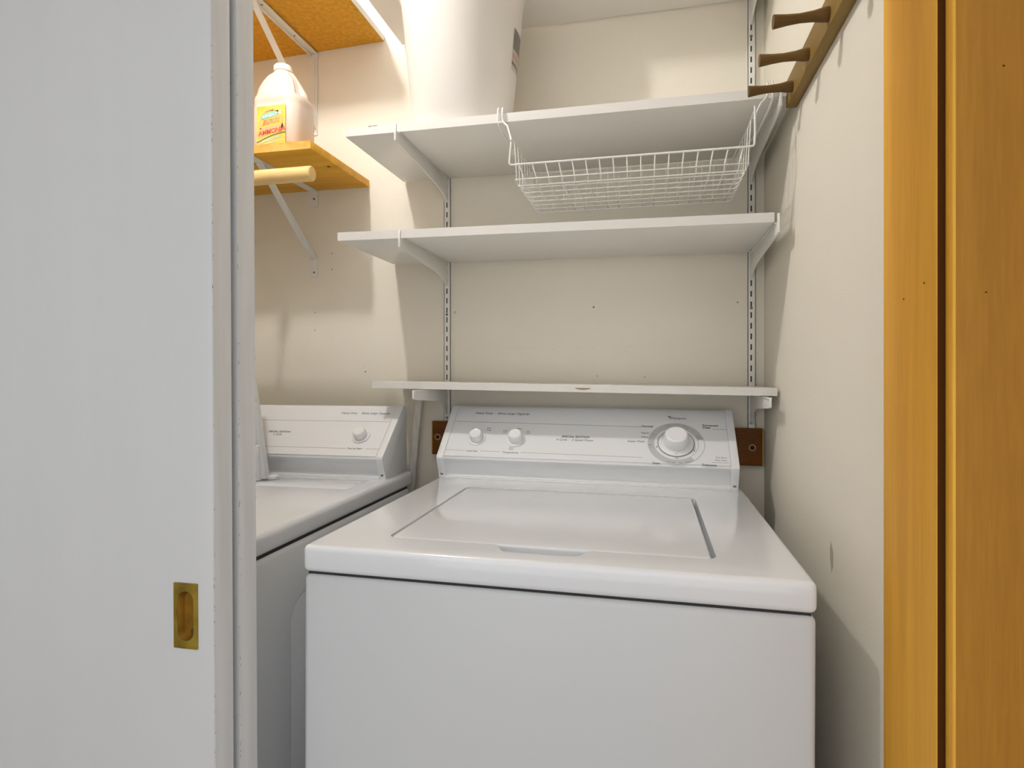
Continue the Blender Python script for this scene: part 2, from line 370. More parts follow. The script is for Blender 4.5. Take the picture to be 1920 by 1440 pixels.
WX0, WX1, WY0 = -.4945, .2000, .800
def washer():
    t = thing('washing_machine', (WX0, WY0, FL), 'white top-loading washing machine with three knobs, standing under the white shelves', 'washing machine', )
    bd = B(WX0+.001, WX1-.0005, WY0+.002, 1.47, FL+.03, -.2958)
    obj('cabinet', bd, 'enamel_shaded', t, bevel=.009, seg=4)
    obj('seam_shadow', B(WX0+.006, WX1-.006, WY0+.008, 1.465, -.300, -.290), 'shadow_gap', t)
    for x in (WX0+.04, WX1-.04):
        for y in (WY0+.05, 1.42): obj('foot', lathe(bmesh.new(), (x, y, FL), (0, 0, 1), [(0, .018), (.012, .018), (.014, .008), (.034, .008)], 16), 'shadow_gap', t)
    top = bev(B(WX0, WX1, WY0, 1.49, -.2925, -.2530), .0085, 5)
    lx0, lx1, ly0, ly1 = -.389, .084, .8715, 1.282
    # opening outline, with the grip scoop at the front
    rr = rrect(lx0-.0025, lx1+.0065, ly0-.0028, ly1+.004, .016)
    def with_notch(pts, xa, xb, yn, r):
        out = []
        for i, p in enumerate(pts):
            out.append(p)
            if i == 17:     # end of the third corner (x0,y0) -> heading to (x1,y0)
                y = p[1]
                for k in range(9):
                    a = k/8; out.append((xa+.022*a, y-(y-yn)*(3*a*a-2*a**3)))
                for k in range(1, 8):
                    a = k/8; out.append((xa+.022+(xb-xa-.044)*a, yn-.0022*math.sin(math.pi*a)))
                for k in range(9):
                    a = 1-k/8; out.append((xb-.022*a, y-(y-yn)*(3*a*a-2*a**3)))
        return out
    cav = prism(bmesh.new(), with_notch(rr, -.222, -.078, .8375, .01), 'z', -.2715, -.24)
    tb = boolean(top, cav)
    obj('top_panel', tb, 'enamel', t, sharp=40)
    ld = prism(bmesh.new(), rrect(lx0, lx1, ly0, ly1, .014), 'z', -.269, -.2537)
    obj('lid', ld, 'enamel', t, bevel=.0035, seg=4)
    obj('grip_scoop', lathe(bmesh.new(), (-.150, .852, -.2712), (0, 0, 1), [(0, .004), (.0006, .0035)], 12), 'cap', t)
    for x in (lx0-.001, lx1+.0035): obj('hinge', lathe(bmesh.new(), (x, ly1+.001, -.262), (0, 0, 1), [(0, .0028), (.0065, .0028), (.008, .0015)], 12), 'screw', t)
    fp, place, q, n = console(t, -.492, .188, 0)
    # dial graphics
    rg = bmesh.new(); cx, cs_ = .0585, .0622
    def annulus(bm, r0, r1, h, nseg=64, a0=0, a1=360):
        ps = []
        for k in range(nseg+1):
            a = math.radians(a0+(a1-a0)*k/nseg)
            ps.append([bm.verts.new(q(cx+r*math.cos(a), cs_+r*math.sin(a), hh)) for r, hh in ((r0, h), (r1, h), (r1, h-.0004), (r0, h-.0004))])
        for A, Bq in zip(ps, ps[1:]):
            for j in range(4): bm.faces.new((A[j], A[(j+1) % 4], Bq[(j+1) % 4], Bq[j]))
    annulus(rg, .0475, .0622, .0009)
    obj('dial_ring', rg, 'dial', fp)
    wh = bmesh.new(); annulus(wh, .0490, .0606, .0011, 14, -52, 12); obj('dial_scale', wh, 'panel', fp)
    bk = bmesh.new(); annulus(bk, .0385, .0402, .0014); obj('skirt_ring', bk, 'ink', fp)
    obj('dial_skirt', lathe(bmesh.new(), q(cx, cs_, .0004), n, [(0, .0388), (.0022, .0384), (.003, .037), (.0034, .028)], 48), 'cap', fp)
    k = knob(t, q(cx, cs_, .003), n, .0272, .030, skirt=False); k['label'] = 'large white cycle timer knob'
    knob(t, q(-.4045, .0590, .0016), n, .0165, .021)
    knob(t, q(-.3085, .0595, .0016), n, .0172, .022)
    ln = bmesh.new()
    line(ln, q, -.4735, -.0155, .1150, .1105); line(ln, q, .139, .1705, .1083, .1083)
    line(ln, q, -.4735, -.4255, .0205, .0205, .0005); line(ln, q, -.388, -.340, .0205, .0205, .0005); line(ln, q, -.291, -.014, .020, .0175, .0005); line(ln, q, .132, .166, .0100, .0100, .0005)
    for a in (-90, 196, 333):     # index ticks round the dial
        ca, sa = math.cos(math.radians(a)), math.sin(math.radians(a)); r = .0435
        x, s = cx+r*ca, cs_+r*sa; tx, ts = -sa*.004, ca*.004
        if a == -90: line(ln, q, x-.004, x+.004, s, s, .0016, .0009)
        else: line(ln, q, x-.0008, x+.0008, s, s, .006, .0009)
    line(ln, q, cx-.003, cx+.003, cs_-.034, cs_-.034, .001, .0042)
    tag(obj('printed_lines', ln, 'ink', fp), kind='stuff')
    T = bmesh.new(); Lt = bmesh.new()
    for s_, x, s, sz, sh, bd_, tgt in (
        ('Heavy Duty  \u00b7  Extra Large Capacity', -.4275, .1420, .0095, .25, .00008, T),
        ('SPECIAL EDITION', -.2005, .0705, .0083, .0, .00025, T), ('6 Cycle  \u00b7  2 Speed Motor', -.2125, .0610, .0082, .25, .0, T),
        ('Normal', -.0175, .1100, .0082, 0, .00025, T), ('Regular', -.0185, .0895, .0062, 0, 0, T), ('Heavy', -.0185, .0775, .0062, 0, 0, T),
        ('Super Wash', -.0480, .0625, .0078, 0, 0, T), ('Soak', .0070, .0000, .0082, 0, .0001, T), ('Delicates', .1110, .0000, .0080, 0, .0001, T),
        ('Permanent', .1185, .1170, .0078, 0, .00025, T), ('Press', .1185, .1100, .0078, 0, .00025, T),
        ('Pull Start', .1410, .0225, .0062, 0, 0, Lt), ('Push Stop', .1385, .0148, .0062, 0, 0, Lt),
        ('Load Size', -.4225, .0175, .0072, 0, .0, T), ('Temperature', -.3345, .0165, .0072, 0, .0, T),
        ('Extra', -.386, .0925, .0052, 0, 0, T), ('Large', -.386, .0860, .0052, 0, 0, T), ('Small', -.424, .0890, .0045, 0, 0, T),
        ('Warm', -.313, .0930, .0052, 0, 0, T), ('Cold', -.345, .0855, .0050, 0, 0, T), ('Cold', -.345, .0800, .0050, 0, 0, Lt), ('Hot', -.287, .0850, .0050, 0, 0, T), ('Cold', -.287, .0795, .0050, 0, 0, T),
        ('Heavy', -.3205, .0320, .0048, 0, 0, Lt), ('Rinse', -.3205, .0270, .0048, 0, 0, Lt),
        ('Off', .0370, .0060, .0055, 0, 0, T), ('Off', .0470, .0040, .0055, 0, .0001, T), ('Spin', .0625, .0045, .0050, 0, 0, T), ('Rinse', .0770, .0075, .0050, 0, 0, T),
        ('Off', -.0015, .0535, .0050, 0, .0001, T), ('Rinse', .0005, .0475, .0045, 0, 0, Lt), ('12', .0010, .0625, .0045, 0, 0, Lt), ('14', .0015, .0735, .0045, 0, 0, Lt), ('10', .0060, .0860, .0048, 0, 0, T),
        ('Off', .0390, .1150, .0045, 0, 0, T), ('Off', .0750, .1140, .0048, 0, 0, T), ('10', .0830, .1085, .0052, 0, 0, T), ('6', .0950, .0995, .0052, 0, 0, T), ('Cool', .1020, .0850, .0042, 0, 0, T), ('Down', .1045, .0795, .0042, 0, .0001, T)):
        add_text(tgt, s_, place(x, s), sz, sh, bd_)
    # maker's mark: script word under a small swoosh
    add_text(T, 'Whirlpool', place(.0440, .1375), .0092, .18, .0001)
    sw = [(.0405, .1465), (.0445, .1475), (.0520, .1462), (.0475, .1448), (.0470, .1415), (.0450, .1440)]
    vv = [T.verts.new(q(x, s, .0008)) for x, s in sw]; v2 = [T.verts.new(q(x, s, .0010)) for x, s in sw]
    T.faces.new(vv); T.faces.new(v2)
    for k_ in range(6): T.faces.new((vv[k_], vv[(k_+1) % 6], v2[(k_+1) % 6], v2[k_]))
    tag(obj('printed_lettering', T, 'ink', fp), kind='stuff'); tag(obj('fine_lettering', Lt, 'ink_light', fp), kind='stuff')
    t.rotation_euler = (0, .0042, 0); t.location.x -= .0038
    return t
washer()

DX1, DX0 = -.590, -1.33
def dryer():
    t = thing('clothes_dryer', (DX1, .795, FL), 'white clothes dryer with one console knob, left of the washing machine behind the sliding doors', 'clothes dryer')
    body = bev(B(DX0, DX1-.001, .797, 1.445, FL+.03, -.2935), .008, 4)
    em = prism(bmesh.new(), rrect(.920, 1.34, -1.02, -.384, .045, 8), 'x', DX1-.0035, DX1+.01)
    obj('cabinet', boolean(body, em), 'enamel_lit', t)
    obj('side_panel', prism(bmesh.new(), rrect(.9225, 1.3375, -1.0175, -.3865, .044, 8), 'x', DX1-.010, DX1-.0018), 'enamel_lit', t, bevel=.0012)
    obj('seam_shadow', B(DX0+.006, DX1-.006, .803, 1.44, -.297, -.287), 'shadow_gap', t)
    for x in (DX0+.04, DX1-.04):
        for y in (.85, 1.40): obj('foot', lathe(bmesh.new(), (x, y, FL), (0, 0, 1), [(0, .018), (.012, .018), (.014, .008), (.034, .008)], 16), 'shadow_gap', t)
    top = bev(B(DX0, DX1, .795, 1.465, -.2895, -.2530), .0105, 5)
    cav = prism(bmesh.new(), rrect(-1.02, -.6355, 1.199, 1.312, .004), 'z', -.262, -.24)
    obj('top_panel', boolean(top, cav), 'enamel', t, sharp=40)
    lidp = [(-1.018, 1.2015), (-.86, 1.2015), (-.85, 1.2045), (-.78, 1.2045), (-.765, 1.2015), (-.6375, 1.2015), (-.6375, 1.310), (-1.018, 1.310)]
    obj('lint_screen_lid', prism(bmesh.new(), lidp, 'z', -.2618, -.2533), 'enamel', t, bevel=.0008)
    obj('lid_pin', lathe(bmesh.new(), (-.649, 1.268, -.2535), (0, 0, 1), [(0, .0022), (.0008, .0018)], 10), 'screw', t)
    fp, place, q, n = console(t, -1.285, -.604, -.053)
    kk = knob(t, q(-.6815, .0645, .0016), n, .0168, .022)
    ln = bmesh.new()
    line(ln, q, -1.25, -.622, .1150, .1150, .0006); line(ln, q, -1.25, -.7070, .0255, .0255, .0006); line(ln, q, -.656, -.621, .0255, .0255, .0006)
    tag(obj('printed_lines', ln, 'ink', fp), kind='stuff')
    T = bmesh.new()
    for s_, x, s, sz, sh, bd_ in (('Heavy Duty  \u00b7  Extra Large Capacity', -.766, .1405, .0092, .25, 0), ('SPECIAL EDITION', -.941, .0725, .0080, .15, .00015),
                                  ('3 Cycle', -.9225, .0635, .0080, .25, 0), ('Push to Start', -.703, .0235, .0072, .2, 0)):
        add_text(T, s_, place(x, s), sz, sh, bd_)
    tag(obj('printed_lettering', T, 'ink', fp), kind='stuff')
    t.rotation_euler = (0, -.004, 0); t.location.x += .0036
    return t
dryer()

# ---------------------------------------------------------------- slotted wall standards
def standard(x, ztop, zbot, label, z0):
    t = thing('slotted_standard', (x, YB, zbot), label, 'shelf standard', 'slotted wall standards')
    b = bmesh.new(); w_, d_, sx = .0088, .0095, .0017
    cxs = x-.001
    box(b, x-w_, cxs-sx, YB-d_, YB-d_+.0014, zbot, ztop); box(b, cxs+sx, x+w_, YB-d_, YB-d_+.0014, zbot, ztop)
    box(b, x-w_, x-w_+.0012, YB-d_, YB, zbot, ztop); box(b, x+w_-.0012, x+w_, YB-d_, YB, zbot, ztop)
    z = z0; prev = zbot
    while z < ztop-.03:
        if z > zbot+.01:
            box(b, cxs-sx, cxs+sx, YB-d_, YB-d_+.0014, prev, z); prev = z+.0140
        z += .0254
    box(b, cxs-sx, cxs+sx, YB-d_, YB-d_+.0014, prev, ztop)
    obj('channel', b, 'steel', t)
    obj('slot_shade_fill', B(x-w_+.0015, x+w_-.0015, YB-d_+.004, YB-.0005, zbot+.002, ztop-.002), 'slot_shade_tab', t)  # dark fill painting the shade seen through the slots
    for zz in (.152, -.122, .80):
        obj('screw', lathe(bmesh.new(), (cxs, YB-d_, zz), (0, -1, 0), [(0, .0036), (.0008, .0032), (.0012, .001)], 12), 'screw', t)
    return t
standard(-.5235, 1.10, -.128, 'white slotted steel standard on the back wall, left of the two', -.0975)
standard(.2385, 1.10, -.134, 'white slotted steel standard in the right corner of the back wall', -.1005)

# ---------------------------------------------------------------- shelf brackets
def bracket(x, zs, front, label, long=True):
    t = thing('shelf_bracket', (x, YB, zs), label, 'shelf bracket', 'white steel shelf brackets')
    if long:
        P = [(1.5385, 0), (front, 0), (front, .0135), (front-.0045, .0150), (front-.006, .010), (front-.006, -.0215), (front+.02, -.0245), (1.44, -.0365), (1.475, -.041), (1.505, -.047), (1.524, -.0535), (1.534, -.060), (1.5385, -.062)]
    else:
        P = [(1.5385, 0), (front, 0), (front, -.019), (front+.006, -.0215), (1.455, -.031), (1.48, -.034), (1.505, -.043), (1.523, -.057), (1.533, -.069), (1.5385, -.071)]
    P = [(y, z+zs-.0008) for y, z in P]
    obj('bracket_arm', prism(bmesh.new(), P, 'x', x-.0022, x+.0022), 'steel', t, bevel=.0007)
    fl = [(p[0], p[1]) for p in P]
    obj('top_flange', B(x-.005, x+.005, front+.01, 1.538, zs-.0028, zs-.0010), 'steel', t)
    obj('hook_tab', B(x-.0014, x+.0014, 1.5370, 1.546, zs-(.055 if long else .06), zs-.012), 'slot_shade_tab', t)
    if long:
        pass
    return t
SH = {}
def shelf(name, x0, x1, front, zb, th, tilt, label, group='white wall shelves', depth_back=YB-.0105):
    t = thing(name, (x0, front, zb), label, 'shelf', group)
    obj('board', B(x0, x1, front+.0008, depth_back, zb, zb+th), 'white_board', t, bevel=.0006)
    obj('edge_band', B(x0, x1, front, front+.0009, zb+.0003, zb+th-.0003), 'board_edge', t)
    t.rotation_euler = (0, tilt, 0)
    return t
XLs, XRs = -.5245, .2375
S0 = shelf('wall_shelf', -.651, .262, 1.240, .8835, .019, -.006, 'white shelf at the very top, above the bin, seen from underneath')
S1 = shelf('wall_shelf', -.647, .262, 1.216, .5125, .019, .0005, 'white shelf carrying the white bin and the wire basket')
S2 = shelf('wall_shelf', -.6775, .2325, 1.238, .2915, .019, .0078, 'empty white shelf directly below the hanging wire basket')
S3 = shelf('wall_shelf', -.6545, .262, 1.364, -.0398, .0166, .0124, 'lowest white shelf, narrow and chipped, just above the washing machine console')
for zs, fr, lg, nm in ((.8845, 1.232, True, 'topmost shelf'), (.5125, 1.207, True, 'shelf with the bin'), (.2905, 1.229, True, 'empty shelf under the basket'), (-.0415, 1.303, False, 'lowest shelf')):
    dzr = {'topmost shelf': .0052, 'shelf with the bin': -.0002, 'empty shelf under the basket': -.0062, 'lowest shelf': -.0102}[nm]
    if nm != 'topmost shelf': bracket(XLs, zs-{'topmost shelf': 0, 'shelf with the bin': 0, 'empty shelf under the basket': 0, 'lowest shelf': .0004}[nm], fr, 'white steel bracket under the left end of the '+nm, lg)
    bracket(XRs, zs+dzr, fr, 'white steel bracket under the right end of the '+nm, lg)
# chips on the shelf edges
ch = bmesh.new(); prism(ch, [(-.157, -.0215), (-.150, -.0245), (-.138, -.0260), (-.126, -.0245), (-.120, -.0215)], 'y', 1.3636, 1.365)
for v in ch.verts: v.co.z += -.0086; v.co.x *= 1.046
obj('chip', ch, 'chip', S3)
ch = bmesh.new(); prism(ch, [(-.592, .5290), (-.584, .5305), (-.575, .5300), (-.570, .5315), (-.592, .5315)], 'y', 1.2156, 1.217); obj('chip', ch, 'chip', S1)

# ---------------------------------------------------------------- pine shelf, particle board shelf, rod brackets, rod
t = thing('pine_shelf', (-1.495, 1.251, .5085), 'clear-finished pine shelf holding the ammonia jug', 'shelf')
obj('board', B(-1.492, -.7520, 1.252, YB-.001, .5085, .5275), 'pine', t, bevel=.001)
obj('front_edge', B(-1.492, -.7525, 1.2508, 1.2522, .5088, .5272), 'pine_edge', t)
obj('knot', lathe(bmesh.new(), (-.775, 1.372, .5086), (0, 0, -1), [(0, .005), (.0003, .004)], 12), 'gap_shade_knot', t)
PS = t
t = thing('particle_board_shelf', (-.708, 1.18, .905), 'brown particle board shelf in the top left corner, seen from underneath', 'shelf')
obj('board', B(-1.492, -.7085, 1.15, YB-.001, .905, .921), 'particle', t)
obj('edge_band', B(-.7085, -.7073, 1.15, YB-.001, .9048, .9212), 'board_edge', t)
t.rotation_euler = (0, -.030, 0)

def screwhead(parent, p, n, r=.0032):
    obj('screw', lathe(bmesh.new(), p, n, [(0, r), (.0008, r*.9), (.0014, r*.3)], 12), 'screw', parent)
# lower bracket: short wall tab, arm under the pine shelf, diagonal strut down to a wall foot
bx = -.9190; hw = .0115
t = thing('rod_bracket', (bx, YB, .318), 'white steel bracket with diagonal strut under the pine shelf', 'shelf bracket')
b = bmesh.new(); box(b, bx-hw, bx+hw, 1.225, YB-.0004, .5055, .5080); box(b, bx-hw, bx+hw, YB-.0030, YB-.0002, .462, .5080)
arm = obj('support_arm', b, 'steel', t)
def strut(p0, p1, wd, th, parent, name='strut', ridge=True):
    p0, p1 = Vector(p0), Vector(p1); d = (p1-p0).normalized(); u = Vector((1, 0, 0)); v = d.cross(u).normalized()
    b = bmesh.new(); prof = [(-wd, 0), (-wd, th), (-wd*.45, th*1.9), (wd*.45, th*1.9), (wd, th), (wd, 0)]
    A = [b.verts.new(p0+u*a+v*c_) for a, c_ in prof]; Bq = [b.verts.new(p1+u*a+v*c_) for a, c_ in prof]
    b.faces.new(A); b.faces.new(Bq[::-1])
    for k in range(6): b.faces.new((A[k], A[(k+1) % 6], Bq[(k+1) % 6], Bq[k]))
    return obj(name, b, 'steel', parent, bevel=.0004)
strut((bx, YB-.004, .315), (bx, 1.300, .5045), .0095, .0025, t)
ft = obj('wall_foot', B(bx-.0095, bx+.0095, YB-.0030, YB-.0002, .2665, .322), 'steel', t, bevel=.0006)
screwhead(t, (bx, YB-.003, .486), (0, -1, 0)); screwhead(t, (bx, YB-.003, .279), (0, -1, 0))
screwhead(t, (bx, 1.45, .5055), (0, 0, -1)); screwhead(t, (bx, 1.27, .5055), (0, 0, -1))
# rod cradle at the front of the arm
cr = [(bx, 1.235+.0, .505), (bx, 1.213, .470)] + [(bx, 1.2+.0195*math.cos(a), .432+.0195*math.sin(a)) for a in [math.radians(k) for k in range(60, -181, -20)]]
tube_bm = bmesh.new(); tube(tube_bm, cr, .0028, 8); obj('rod_cradle', tube_bm, 'steel', t)
# upper bracket with full wall leg
t = thing('shelf_brace', (bx, YB, .67), 'white steel triangular brace behind the jug, under the brown particle board shelf', 'shelf bracket')
b = bmesh.new(); box(b, bx-.011, bx+.011, 1.20, YB-.0004, .8925, .8955); box(b, bx-.0095, bx-.007, 1.20, YB-.001, .886, .8955); obj('support_arm', b, 'steel', t, bevel=.0005)
b = bmesh.new(); box(b, bx-.0105, bx+.0105, YB-.0035, YB-.0002, .664, .8925); box(b, bx-.0035, bx+.0035, YB-.0055, YB-.003, .70, .88); obj('wall_leg', b, 'steel', t, bevel=.0006)
strut((bx, YB-.005, .680), (bx, 1.262, .8915), .0085, .003, t)
b = bmesh.new(); prism(b, [(YB-.004, .672), (YB-.004, .715), (YB-.030, .706)], 'x', bx+.0085, bx+.0100); prism(b, [(YB-.004, .672), (YB-.004, .715), (YB-.030, .706)], 'x', bx-.0100, bx-.0085); obj('gusset', b, 'steel', t)
screwhead(t, (bx, YB-.0035, .872), (0, -1, 0)); screwhead(t, (bx, YB-.0035, .676), (0, -1, 0)); screwhead(t, (bx, 1.31, .8925), (0, 0, -1), .003); screwhead(t, (bx, 1.45, .8925), (0, 0, -1), .003)
# closet rod
t = tag(obj('closet_rod', lathe(bmesh.new(), (-1.49, 1.2, .4325), (1, 0, 0), [(0, .0150), (.0015, .0165), (.771, .0165), (.7735, .0145)], 28), 'dowel'), 'pale wooden closet rod hanging below the pine shelf', 'closet rod')
t.location = (0, 0, 0)

# ---------------------------------------------------------------- jug
def jug():
    cx, cy, zb = -.8625, 1.318, .5277
    t = thing('ammonia_jug', (cx, cy, zb), 'milky pinkish plastic jug of ammonia with a yellow label, standing on the pine shelf', 'jug')
    rings = [(.000, .048, .040, 4), (.004, .058, .048, 4), (.012, .0625, .0525, 4), (.100, .0625, .0525, 3.6), (.106, .0625, .0525, 3.2), (.112, .0650, .0545, 3), (.124, .0645, .054, 2.8), (.132, .0610, .051, 2.5),
             (.150, .0570, .048, 2.3), (.168, .0490, .040, 2.1), (.182, .0370, .032, 2), (.190, .0240, .0235, 2), (.196, .0190, .0190, 2), (.206, .0180, .0180, 2)]
    bm = bmesh.new(); R_ = []; n = 48
    for z, a, b_, e in rings:
        sh = -.004*max(0, (z-.12)/.08)
        ring = []
        for k in range(n):
            th = 2*math.pi*k/n; c_, s_ = math.cos(th), math.sin(th)
            x = a*math.copysign(abs(c_)**(2/e), c_); y = b_*math.copysign(abs(s_)**(2/e), s_)
            if .132 <= z <= .182 and c_ > .3 and s_ > -.6: x *= .86     # hand hollow in front of the handle
            ring.append(bm.verts.new((cx+sh+x, cy+y, zb+z)))
        R_.append(ring)
    for A, Bq in zip(R_, R_[1:]):
        for k in range(n): bm.faces.new((A[k], A[(k+1) % n], Bq[(k+1) % n], Bq[k]))
    bm.faces.new(R_[0][::-1]); bm.faces.new(R_[-1])
    obj('bottle', bm, 'jug', t, sharp=60)
    h = bmesh.new(); tube(h, [(cx+.008, cy+.002, zb+.190), (cx+.018, cy, zb+.184), (cx+.029, cy-.002, zb+.170), (cx+.041, cy-.003, zb+.152), (cx+.052, cy-.003, zb+.132), (cx+.054, cy, zb+.115)], [.010, .0105, .010, .010, .0115, .010], 14)
    obj('handle', h, 'jug', t, sharp=60)
    obj('cap', lathe(bmesh.new(), (cx-.004, cy, zb+.198), (0, 0, 1), [(0, .0205), (.001, .0213), (.012, .0208), (.0145, .019), (.015, 0)], 32), 'jug_cap', t)
    # label: flat front patch
    yl = cy-.0532
    lx0, lx1, lz0, lz1 = -.9005, -.8250, .5315, .6225
    lb = obj('label', B(lx0, lx1, yl, yl+.0012, lz0, lz1), 'yellow', t); lb['label'] = 'yellow label with colourful slanted lettering'
    def mtx(x, z, rot=0, h=.0002):
        c_, s_ = math.cos(rot), math.sin(rot)
        return Matrix(((c_, -s_, 0, x), (0, 0, -1, yl-h), (s_, c_, 0, z), (0, 0, 0, 1)))
    def patch(nm, pts, m, h=.0002):
        obj(nm, prism(bmesh.new(), pts, 'y', yl-h-.0002, yl-h), m, lb)
    arc = []
    for k in range(17):
        a = math.radians(200-220*k/16); arc.append((-.862+.031*math.cos(a), .580+.036*math.sin(a)))
    inn = [(-.862+(x+.862)*.88, .580+(z-.580)*.90) for x, z in arc[::-1]]
    patch('arch_band', arc+inn, 'peach')
    patch('teal_banner', [(-.889, .5905), (-.846, .5985), (-.843, .6110), (-.882, .6040)], 'teal')
    a = bmesh.new(); add_text(a, 'AWESOME', mtx(-.8865, .5930, .17, .0005), .0108, .25, .0002); obj('lettering', a, 'lwhite', lb)
    a = bmesh.new(); add_text(a, "LA's Totally", mtx(-.877, .6075, .15, .0005), .0045, .25); obj('lettering', a, 'green', lb)
    patch('orange_banner', [(-.886, .5760), (-.843, .5845), (-.840, .5950), (-.882, .5895)], 'orange')
    a = bmesh.new(); add_text(a, 'PURE', mtx(-.876, .5785, .14, .0005), .0150, .25, .0003); obj('lettering', a, 'peach', lb)
    patch('pink_banner', [(-.898, .5475), (-.866, .5570), (-.8255, .5610), (-.8255, .5790), (-.868, .5760), (-.894, .5710)], 'peach')
    a = bmesh.new(); add_text(a, 'AMMONIA', mtx(-.8955, .5535, .13, .0006), (.0148), .20, .0006); obj('lettering', a, 'red', lb)
    sw = [(-.900+.075*k/10, .5400+.019*math.sin(math.pi*.5*k/10)) for k in range(11)]
    patch('dark_swoosh', sw+[(x, z-.0030) for x, z in sw[::-1]], 'green', .0003)
    sw2 = [(-.895+.058*k/10, .5365+.0165*math.sin(math.pi*.5*k/10)) for k in range(11)]
    patch('olive_swoosh', sw2+[(x, z-.0055) for x, z in sw2[::-1]], 'olive', .0004)
    a = bmesh.new(); add_text(a, 'All Purpose Cleaner', mtx(-.8865, .5370, .17, .0007), .0052, .2); obj('lettering', a, 'lwhite', lb)
    patch('orange_strip', [(-.883, .5330), (-.827, .5400), (-.827, .5430), (-.883, .5360)], 'olive', .0002)
    patch('lower_strip', [(-.890, .5330), (-.850, .5335), (-.850, .5350), (-.890, .5345)], 'peach', .0004)
jug()

# ---------------------------------------------------------------- bin
def bin_():
    cx, cy, zb = -.4165, 1.335, .5318
    t = thing('waste_bin', (cx, cy, zb), 'tall white tapered plastic bin standing on the upper white shelf', 'bin')
    H = .344
    prof = [(0, .1060), (.003, .1095), (.006, .1105), (.308, .1395), (.312, .1435), (.318, .1455), (.335, .1465), (.342, .1455), (.344, .1430), (.342, .1405), (.31, .1375), (.01, .1075), (.008, 0)]
    obj('bin_body', lathe(bmesh.new(), (cx, cy, zb), (0, 0, 1), prof, 96), 'bin', t, sharp=50)
    def sticker(nm, a0, a1, z0, z1, m, par, h=.0003, curve=0):
        b = bmesh.new(); n = 10; rows = []
        for k in range(n+1):
            a = math.radians(a0+(a1-a0)*k/n); zz1 = z1-curve*(k/n)**2
            rr = lambda z: .1105+(.1395-.1105)*(z-zb-.006)/.302+h
            rows.append([b.verts.new((cx+rr(z)*math.cos(a), cy+rr(z)*math.sin(a), z)) for z in (z0, zz1)])
        for A, Bq in zip(rows, rows[1:]): b.faces.new((A[0], Bq[0], Bq[1], A[1]))
        return obj(nm, b, m, par)
    lb = sticker('label', -13, 34, .668, .756, 'label_pale', t); lb['label'] = 'grey and pink printed paper label on the right side'
    sticker('label_print', -13, 34, .712, .756, 'bin_label', lb, .0005)
    sticker('label_print', -13, 34, .692, .704, 'label_red', lb, .0005)
    sticker('label_print', -13, 34, .678, .686, 'bin_label', lb, .0005)
bin_()

